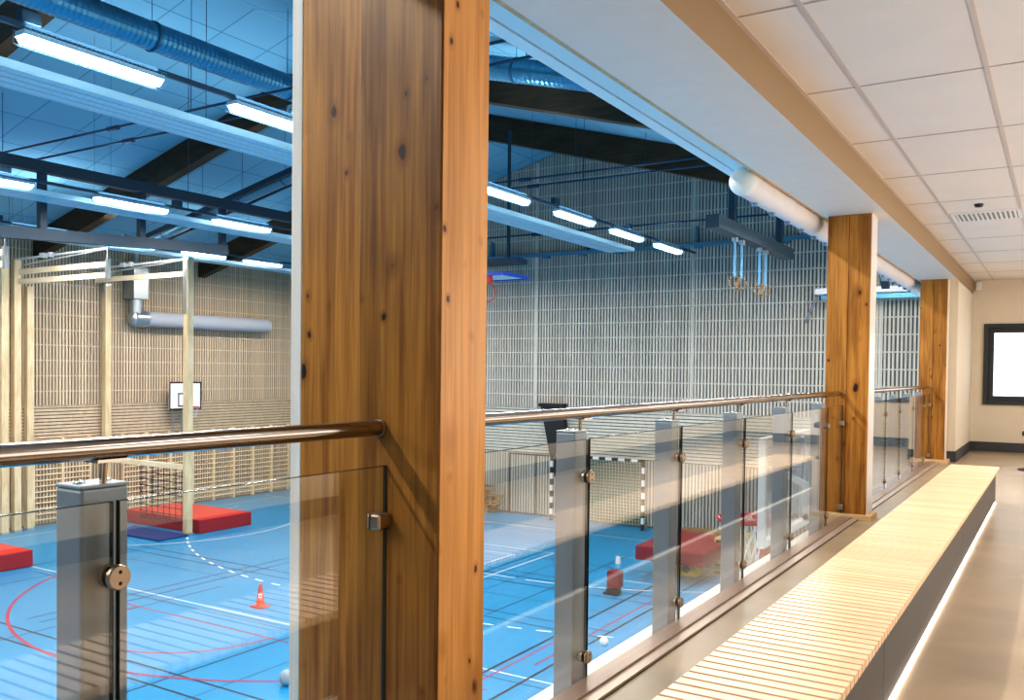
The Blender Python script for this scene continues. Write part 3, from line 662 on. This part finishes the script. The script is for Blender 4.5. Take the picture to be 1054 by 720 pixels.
# side hoop below the gallery
t = thing('side_backboard', 'clear backboard with white frame seen edge-on below the glass railing', 'basketball hoop', (-2.1, 8.1, Z(-1.0)))
mb = MB(); mb.box(-.01, .01, -.76, .76, -.44, .44); mb.build('backboard', M['acrylic'], t)
mb = MB(); yzframe(mb, -.03, .03, -.78, .78, -.46, .46, .06); mb.build('board_frame', M['white'], t)
mb = MB(); mb.ring((-.38, 0, -.345), .235, .016); mb.ring((-.38, 0, -.37), .235, .010); mb.box(-.17, -.03, -.08, .08, -.40, -.30); mb.build('rim', M['rim'], t, smooth=True)
mb = MB()
for k in range(12):
    a = 2*math.pi*k/12; b = 2*math.pi*(k+.5)/12; c = 2*math.pi*(k+1)/12
    P = lambda r, a, z: (-.38+r*math.cos(a), r*math.sin(a), z)
    mb.path([P(.22, a, -.35), P(.18, b, -.47), P(.15, c, -.60), P(.13, b, -.74)], .005, 4); mb.path([P(.22, c, -.35), P(.18, b, -.47), P(.15, a, -.60), P(.13, b, -.74)], .005, 4)
mb.build('net', M['netwhite'], t)
mb = MB()
for s in (-1, 1): mb.bar((.03, s*.55, .2), (.36, s*.55, .05), .05, .05); mb.bar((.03, s*.55, -.35), (.36, s*.55, -.5), .05, .05); mb.bar((.05, s*.55, .2), (.05, s*.55, -.4), .05, .05)
mb.bar((.06, .3, .42), (.06, .75, -.44), .04, .05); mb.build('support_arm', M['white'], t)

# ------------------------------------------------------------------ pine rig and posts by left wall
def pinepost(x, y, w, z1, label, metal=None):
    t = thing('pine_post', label, 'post', (x, y, 0), 'tall pine posts by the left wall')
    mb = MB(); mb.box(-w/2, w/2, -w/2, w/2, .0, Z(z1)); mb.build('post_body', M['pine'], t, bevel=.01)
    if metal:
        mb = MB(); mb.box(-w/2-.01, w/2-.05, -w/2-.012, w/2+.01, Z(z1)-metal, Z(z1)+.04); mb.box(-.1, .1, -.1, .1, Z(z1), Z(z1)+.06); mb.build('steel_fitting', M['silver'], t)
    mb = MB(); mb.box(-w/2-.01, w/2+.01, -w/2-.01, w/2+.01, 0, .06); mb.build('post_foot', M['grey'], t)
pinepost(-24.55, 13.15, .2, 2.9, 'pale pine post at the far left edge, leftmost of the three close together', 1.3)
pinepost(-24.65, 13.55, .2, 2.9, 'pale pine post at the far left, middle of the three close together')
pinepost(-24.72, 13.95, .19, 2.2, 'pale pine post at the far left, rightmost of the three close together')
pinepost(-24.9, 16.45, .2, 2.45, 'pale pine post on the left wall at the end of the rope net beam', .2)
pinepost(-20.5, 16.0, .19, 2.95, 'free-standing tall pine post in front of the red mat and backboard', 1.5)
for i, y in enumerate((11.05, 13.6, 16.0)):
    t = thing('swing_out_rig', 'horizontal pine rails of the swing-out climbing frame, %s from the camera' % ['nearest', 'second', 'third'][i], 'climbing frame', (-24.8, y, Z(2.5)), 'swing-out climbing frames high on the left wall')
    mb = MB(); mb.box(.1, 4.25, -.035, .035, .0, .14); mb.build('upper_plank', M['pinex'], t)
    if i < 2: mb = MB(); mb.box(.1, 4.25, -.035, .035, -.27, -.13); mb.build('lower_plank', M['pinex'], t)
    mb = MB(); mb.tube((-.1, 0, .42), (4.3, 0, .48), .03, 10); mb.tube((-.1, .25, .30), (4.25, 0, .46), .018, 8); mb.box(1.3, 1.5, -.06, .06, .40, .52); mb.box(1.7, 1.8, -.06, .06, .40, .52); mb.build('steel_track', M['white'], t)
    if i < 2:
        mb = MB(); mb.box(4.22, 4.32, -.05, .05, -.30, .20); mb.box(4.24, 4.28, -.02, .02, .2, .5); mb.build('end_bracket', M['silver'], t)
t = thing('balance_beam', 'pale horizontal beam between the free-standing pine post and the left wall', 'beam', (-24.9, 16.2, Z(-2.82)))
mb = MB(); mb.box(.1, 4.3, -.05, .05, -.07, .07); mb.build('beam_body', M['pinex'], t)
t = thing('rope_net', 'dark knotted rope climbing net hanging from the pale horizontal beam', 'net', (-20.65, 16.2, Z(-2.9)))
mb = MB(); nx, nz = 8, 8
for i in range(nx+1): mb.tube((-2.2+i*2.1/nx, 0, 0), (-2.2+i*2.1/nx, 0, -1.5), .011, 5)
for j in range(1, nz+1): mb.tube((-2.2, 0, -j*1.5/nz), (-.1, 0, -j*1.5/nz), .011, 5)
mb.build('net_cords', M['netdark'], t)
mb = MB()
for i in range(nx+1):
    for j in range(1, nz+1): mb.lathe((-2.2+i*2.1/nx, 0, -j*1.5/nz-.025), [(.01, 0), (.028, .012), (.028, .038), (.01, .05)], 6)
mb.build('net_knots', M['netdark'], t)
# wall bars
def wallbars(label, y0, proto=None):
    if proto: return copy_tree(proto, (XA+.04, y0, 0), label)
    t = thing('wall_bars', label, 'wall bars', (XA+.04, y0, 0), 'wooden wall bars on the left wall')
    u = MB(); u.box(0, .12, 0, .035, .03, 2.52); a = u.build('upright', M['bars'], t)
    b = a.copy(); C.objects.link(b); b.location.y = .835
    r = MB(); r.tube((.09, .035, 0), (.09, .835, 0), .021, 10); r0 = r.build('rung', M['bars'], t, smooth=True); r0.location.z = .18
    for k in range(1, 15):
        c = r0.copy(); C.objects.link(c); c.location.z = .18+k*.162
    return t
wb = [14.22, 15.10]+[17.05+.88*k for k in range(8)]
wl = ['wooden wall bar unit at far left beside the three pine posts', 'wooden wall bar unit left of the near grey railing post']+['wooden wall bar unit right of the near railing post, %s counting toward the far corner' % w for w in ('first', 'second', 'third', 'fourth', 'fifth', 'sixth', 'seventh', 'eighth')]
pr = None
for y, l in zip(wb, wl):
    o = wallbars(l, y, pr); pr = pr or o
# ventilation unit on left wall
t = thing('wall_duct', 'grey round textile duct with silver box on the left wall', 'duct', (-24.75, 17.35, Z(1.5)))
mb = MB(); mb.tube((0, .3, 0), (0, 5.4, .02), .245, 28); mb.build('textile_sleeve', M['fabric_grey'], t, smooth=True)
mb = MB(); mb.tube((0, 0, .75), (0, 0, .05), .2, 20); mb.tube((0, -.1, .0), (0, .35, 0), .26, 24); mb.lathe((0, 0, 0), [(0, -.25), (.2, -.18), (.26, 0), (.2, .18)], 20); mb.build('elbow', M['silver'], t, smooth=True)
mb = MB(); mb.box(-.28, .28, -.26, .26, .6, 1.6); mb.build('silencer_box', M['silver'], t, bevel=.01)
mb = MB(); mb.tube((0, 0, 1.6), (0, 0, 2.2), .09, 14); mb.build('riser_pipe', M['silver'], t, smooth=True)
mb = MB()
for yy in (1.1, 3.0, 4.6): mb.ring((-.1, yy, .27), .07, .01, 'x', 12, 5)
mb.build('hook', M['grey'], t)

# ------------------------------------------------------------------ mats and floor things, left
def matbox(name, x0, x1, y0, y1, z0, z1, side, topm, label, cat='mat', group=None, handle=True):
    cx, cy = (x0+x1)/2, (y0+y1)/2
    t = thing(name, label, cat, (cx, cy, z0), group)
    mb = MB(); mb.box(x0-cx, x1-cx, y0-cy, y1-cy, 0, z1-z0-.01); mb.build('mat_body', side, t, bevel=.02)
    mb = MB(); mb.box(x0-cx+.005, x1-cx-.005, y0-cy+.005, y1-cy-.005, z1-z0-.012, z1-z0); mb.build('top_cover', topm, t, bevel=.004)
    return t
matbox('crash_mat', -23.6, -20.3, 16.25, 18.1, .0, .38, M['redside'], M['red'], 'thick bright red crash mat behind the rope net and pine post')
matbox('crash_mat', -22.8, -20.12, 8.2, 11.45, .0, .38, M['redside'], M['red'], 'thick bright red crash mat cut by the left edge of the picture')
matbox('tumbling_mat', -22.6, -20.25, 14.9, 15.85, .0, .05, M['navy'], M['navy'], 'thin navy blue mat lying before the red mat')
t = thing('traffic_cone', 'small red cone with a white label standing on the blue floor', 'cone', (-13.15, 11.96, 0))
mb = MB(); mb.lathe((0, 0, .02), [(.10, 0), (.085, .02), (.03, .40), (.022, .42)], 20); mb.build('cone_body', M['cone'], t, smooth=True)
mb = MB(); mb.box(-.14, .14, -.14, .14, 0, .025); mb.build('cone_base', M['cone'], t, bevel=.008)
mb = MB(); 
d = Vector((13.15, -11.96, 0)).normalized(); n = Vector((-d.y, d.x, 0))
for (u0, u1, v0, v1) in ((-.035, .035, .19, .205), (-.035, .035, .255, .27), (-.035, -.018, .19, .27), (.0, .035, .222, .235)):
    mb.add([d*.072+n*u0+Vector((0,0,v0)), d*.072+n*u1+Vector((0,0,v0)), d*.064+n*u1+Vector((0,0,v1)), d*.064+n*u0+Vector((0,0,v1))], [(0,1,2,3)])
mb.build('cone_label', M['white'], t)
mb = MB(); bm_ = [(.115*math.sin(math.pi*i/12)+.0005, -.115*math.cos(math.pi*i/12)) for i in range(13)]
mb.lathe((0, 0, .115), bm_, 20); o = mb.build('ball', mat('grey_ball', (.34, .40, .46), .5, noise=.3, nscale=10), smooth=True); o.location = (-9.55, 9.2, 0); tag(o, 'grey ball on the court at the left edge of the white board', 'ball')

# ------------------------------------------------------------------ handball goal
t = thing('handball_goal', 'handball goal with black and white striped frame and green net', 'goal', (-11.9, 24.0, 0))
def stripes(p, q, n, name):
    mb = MB(); p = Vector(p); q = Vector(q)
    for i in range(n): mb.bar(p+(q-p)*i/n, p+(q-p)*(i+1)/n, .08, .08, i % 2)
    return mb.build(name, [M['black'], M['white']], t)
stripes((1.54, 0, 2.04), (1.54, 0, 0), 11, 'goal_post'); stripes((-1.54, 0, 2.04), (-1.54, 0, 0), 11, 'goal_post'); stripes((-1.58, 0, 2.04), (1.58, 0, 2.04), 15, 'crossbar')
mb = MB()
for s in (-1, 1): mb.path([(s*1.54, .02, 2.02), (s*1.5, .22, 1.9), (s*1.5, .42, .05), (s*1.54, .02, .03)], .018, 6)
mb.tube((-1.5, .42, .05), (1.5, .42, .05), .018, 6); mb.build('back_frame', M['grey'], t)
mb = MB()
for i in range(31): xx = -1.5+i*.1; mb.path([(xx, .03, 2.0), (xx, .22, 1.9), (xx, .40, .04)], .011, 4)
for j in range(20):
    a = j/19; mb.tube((-1.5, .22+.18*a, 1.9-1.86*a), (1.5, .22+.18*a, 1.9-1.86*a), .011, 4)
mb.build('goal_net', M['netgreen'], t)

# gym benches stacked at the far wall
for k, (zz, xe) in enumerate(((.30, -15.45), (.60, -15.3), (.90, -15.7))):
    t = thing('gym_bench', 'brown wooden gym bench by the far wall, %s of the stack' % ['bottom', 'middle', 'top'][k], 'gym bench', (xe-1.7, 24.1, zz-.30), 'stacked gym benches at the far wall')
    mb = MB(); mb.box(-1.7, 1.7, -.13, .13, .262, .30); mb.build('bench_seat', M['benchwood'], t, bevel=.005)
    mb = MB(); mb.box(-1.6, 1.6, -.02, .02, .05, .12); mb.build('stretcher', M['benchwood'], t)
    for s in (-1.3, 1.3):
        mb = MB(); mb.hexa([(s-.03, -.15, 0), (s+.03, -.15, 0), (s+.03, .15, 0), (s-.03, .15, 0)], [(s-.03, -.08, .262), (s+.03, -.08, .262), (s+.03, .08, .262), (s-.03, .08, .262)]); mb.build('leg', M['benchwood'], t)
# black leaning panel
mb = MB(); P = lambda x, z: [(x[0], 24.15, Z(z)), (x[1], 24.15, Z(z)), (x[1], 24.42, Z(z)), (x[0], 24.42, Z(z))]
mb.hexa(P((-13.45, -12.95), -3.3), P((-13.95, -13.2), -1.12)); mb.box(-14.0, -13.15, 24.1, 24.43, Z(-1.12), Z(-1.02))
tag(mb.build('padded_panel', M['black'], origin=(-13.5, 24.3, Z(-2.2))), 'black tapered padded panel on the far wall behind the handrail', 'panel')
# flush doors in the far wall
mb = MB(); mb.box(-15.3, -13.3, YB-.045, YB-.03, Z(-2.72), Z(-2.68)); mb.box(-15.3, -15.26, YB-.045, YB-.03, .05, Z(-2.68)); mb.box(-14.3, -14.27, YB-.045, YB-.03, .05, Z(-2.68)); mb.box(-13.32, -13.28, YB-.045, YB-.03, .05, Z(-2.68))
struct('door_1', mb, M['seam'])

# ------------------------------------------------------------------ right side equipment
matbox('crash_mat', -8.05, -6.45, 18.25, 20.6, .45, .76, M['maroon'], M['maroon'], 'thick maroon crash mat lying raised beside the vaulting box')
matbox('crash_mat', -7.9, -6.6, 18.95, 20.5, .31, .45, M['maroon'], M['maroon'], 'thinner dark maroon mat under the raised maroon mat')
for k, (xa, xb, ya) in enumerate(((-7.45, -6.95, 19.2), (-7.9, -7.55, 20.0))):
    t = thing('springboard_box', 'yellow %s with black hole under the maroon mats, %s' % ('stand', ['in front', 'farther back'][k]), 'gym stand', ((xa+xb)/2, ya+.25, 0), 'yellow stands under the maroon mats')
    w = (xb-xa)/2; mb = MB(); mb.hexa([(-w, -.25, 0), (w, -.25, 0), (w, .25, 0), (-w, .25, 0)], [(-w*.86, -.2, .31), (w*.86, -.2, .31), (w*.86, .2, .31), (-w*.86, .2, .31)]); mb.build('stand_body', M['yellow'], t, bevel=.01)
    mb = MB(); mb.lathe((0, -.25, .15), [(0, 0), (.08, .0), (.08, .03), (0, .03)], 16, 'y'); mb.build('hand_hole', M['black'], t)
t = thing('vaulting_box', 'tiered pine vaulting box with dark hand holes beside the maroon mat', 'vaulting box', (-6.42, 20.2, 0))
for k in range(5):
    a = k*.175; w0 = .38-.022*k; w1 = .38-.022*(k+1); l0 = .62-.015*k
    mb = MB(); mb.hexa([(-w0, -l0, a), (w0, -l0, a), (w0, l0, a), (-w0, l0, a)], [(-w1, -l0+.01, a+.168), (w1, -l0+.01, a+.168), (w1, l0-.01, a+.168), (-w1, l0-.01, a+.168)]); tier = mb.build('box_tier', M['vault'], t, bevel=.005)
    mb = MB(); mb.box(-.24, -.06, -l0-.004, -l0+.02, a+.07, a+.12); mb.box(.06, .24, -l0-.004, -l0+.02, a+.07, a+.12); mb.build('hand_hole', M['black'], tier)
t = thing('gym_table', 'low brown wooden bench behind the vaulting box at the far wall', 'bench', (-7.9, 23.2, 0))
mb = MB(); mb.box(-.9, .9, -.2, .2, .30, .36); mb.build('table_top', M['benchwood'], t)
for s in (-.75, .75): mb = MB(); mb.box(s-.04, s+.04, -.18, .18, 0, .3); mb.build('leg', M['benchwood'], t)
matbox('crash_mat', -6.62, -4.4, 21.3, 24.0, .0, .3, M['redside'], M['maroon'], 'red mat at the far corner behind the net of the side hoop')
# small things on the floor near the posts
mb = MB(); mb.box(-.13, .13, -.13, .13, 0, .34); o = mb.build('foam_block', M['maroon'], bevel=.01); o.location = (-7.83, 16.75, .16); tag(o, 'small maroon foam block standing on a black foot on the court', 'foam block')
mb = MB(); mb.box(-.15, .10, -.12, .10, 0, .13); mb.box(-.20, -.14, -.16, -.05, 0, .05); o = mb.build('block_foot', M['black'], bevel=.01); o.location = (-7.83, 16.75, 0.01); tag(o, 'black foot under the small maroon foam block', 'stand')
mb = MB(); mb.lathe((0, 0, 0), [(.07, 0), (.055, .14), (.05, .16)], 16); o = mb.build('marker_cup', M['white'], smooth=True); o.location = (-9.04, 19.5, 0.005); tag(o, 'tiny white marker cup on the blue floor behind the foam block', 'marker')
mb = MB(); mb.lathe((0, 0, .075), [(.075*math.sin(math.pi*i/10)+.0005, -.075*math.cos(math.pi*i/10)) for i in range(11)], 16); o = mb.build('ball', M['white'], smooth=True); o.location = (-6.5, 13.5, 0); tag(o, 'small white ball on the court by the white ledge', 'ball')
# wall lamp / pipe seen beyond the middle column
t = thing('wall_fixture', 'white horizontal fixture with blue rail high on the far wall beyond the middle column', 'lamp', (-4.3, 24.0, Z(2.1)))
mb = MB(); mb.box(-1.25, 1.3, -.15, .15, -.02, .14); mb.build('fixture_body', M['white'], t, bevel=.02)
mb = MB(); mb.box(-1.1, 1.5, -.05, .05, -.16, -.04); mb.bar((1.3, 0, -.1), (1.3, .4, .5), .05, .05); mb.build('fixture_rail', M['duct'], t)
mb = MB(); mb.bar((-1.2, 0, -.05), (-1.6, .45, -.7), .05, .05); mb.box(-1.1, -1.0, .1, .45, 0, .08); mb.build('wall_bracket', M['grey'], t)
# dark foot at the far right end
t = thing('stool', 'dark stool foot on the floor at the right picture edge', 'stool', (-.30, 12.9, GF))
mb = MB(); mb.lathe((0, 0, 0), [(.22, 0), (.22, .015), (.03, .035)], 24); mb.build('foot_plate', M['black'], t, smooth=True)
mb = MB(); mb.tube((0, 0, .03), (0, 0, .42), .025, 14); mb.build('stem', M['steel'], t, smooth=True)
mb = MB(); mb.lathe((0, 0, .42), [(.10, 0), (.18, .02), (.18, .07), (.15, .09)], 24); mb.build('seat', M['black'], t, smooth=True)
t.location = (-.24, 13.1, GF)

# low white cabinet at the end wall (seen mirrored in the glass)
t = thing('low_cabinet', 'low white cabinet on a dark base at the end wall, mirrored in the glass', 'cabinet', (.62, YE-.25, GF))
mb = MB(); mb.box(-.28, .6, -.2, .2, .16, .62); mb.build('cabinet_body', M['white'], t, bevel=.005)
mb = MB(); mb.box(-.26, .58, -.18, .2, 0, .16); mb.build('cabinet_base', M['skirt'], t)
# ------------------------------------------------------------------ lights
def area(name, loc, sx, sy, e, col, rot=(0,0,0), spread=None):
    l = bpy.data.lights.new(name, 'AREA'); l.shape = 'RECTANGLE'; l.size = sx; l.size_y = sy; l.energy = e; l.color = col
    if spread: l.spread = spread
    o = bpy.data.objects.new(name, l); C.objects.link(o); o.location = loc; o.rotation_euler = rot; return o
for (x, y, z) in LA:
    area('gym_lamp_light', (x, y, z-.06), .14, 1.4, 95 if x > -5 else 125, (1., .90, .79))
    if True: area('roof_fill_uplight', (x, y, z+.12), .14, 1.4, 36 if y < 16 else 12, (.85, .93, 1.), (math.pi, 0, 0), spread=math.radians(110))  # added upward fill to brighten the roof
for y in (3.4, 6.0, 8.6, 11.2, 13.8):
    area('gallery_fill_light', (.9, y, zc-.02), .5, 1.1, 27, (1., .92, .83))  # unseen fill added to brighten the gallery, no fitting in the ceiling
area('gallery_side_daylight', (XWR-.05, 8.5, Z(.2)), 1.4, 13, 145, (1., .95, .92), (0, math.pi/2, 0))

w = bpy.data.worlds.new('world'); bpy.context.scene.world = w; w.use_nodes = True
nt = w.node_tree; bg = nt.nodes['Background']; sky = nt.nodes.new('ShaderNodeTexSky')
try: sky.sky_type = 'HOSEK_WILKIE'
except Exception: pass
mxn = nt.nodes.new('ShaderNodeMix'); mxn.data_type = 'RGBA'; mxn.inputs[0].default_value = .75; mxn.inputs[7].default_value = (1, 1, 1, 1)
nt.links.new(sky.outputs[0], mxn.inputs[6]); nt.links.new(mxn.outputs[2], bg.inputs[0]); bg.inputs[1].default_value = 3.

# ------------------------------------------------------------------ camera
cam = bpy.data.cameras.new('camera'); co = bpy.data.objects.new('camera', cam); C.objects.link(co)
c0, s0 = math.cos(YAW), math.sin(YAW)
fw = Vector((s0*math.cos(PIT), c0*math.cos(PIT), math.sin(PIT))); r = Vector((c0, -s0, 0)); u = r.cross(fw)
c, s = math.cos(ROL), math.sin(ROL); rr = c*r+s*u; uu = -s*r+c*u
mw = Matrix((( rr.x, uu.x, -fw.x, 0), (rr.y, uu.y, -fw.y, 0), (rr.z, uu.z, -fw.z, ZC), (0, 0, 0, 1)))
co.matrix_world = mw
cam.sensor_width = 36; cam.lens = 36*FPX/1054; cam.shift_y = (CY-360)/1054; cam.clip_start = .02; cam.clip_end = 200
sc = bpy.context.scene; sc.camera = co
sc.view_settings.view_transform = 'Standard'; sc.view_settings.look = 'Medium High Contrast'; sc.view_settings.exposure = -0.2
sc.cycles.use_denoising = True; sc.cycles.max_bounces = 8; sc.cycles.transparent_max_bounces = 24; sc.cycles.diffuse_bounces = 4; sc.cycles.glossy_bounces = 4
sc.cycles.sample_clamp_indirect = 6; sc.cycles.caustics_reflective = False; sc.cycles.caustics_refractive = False
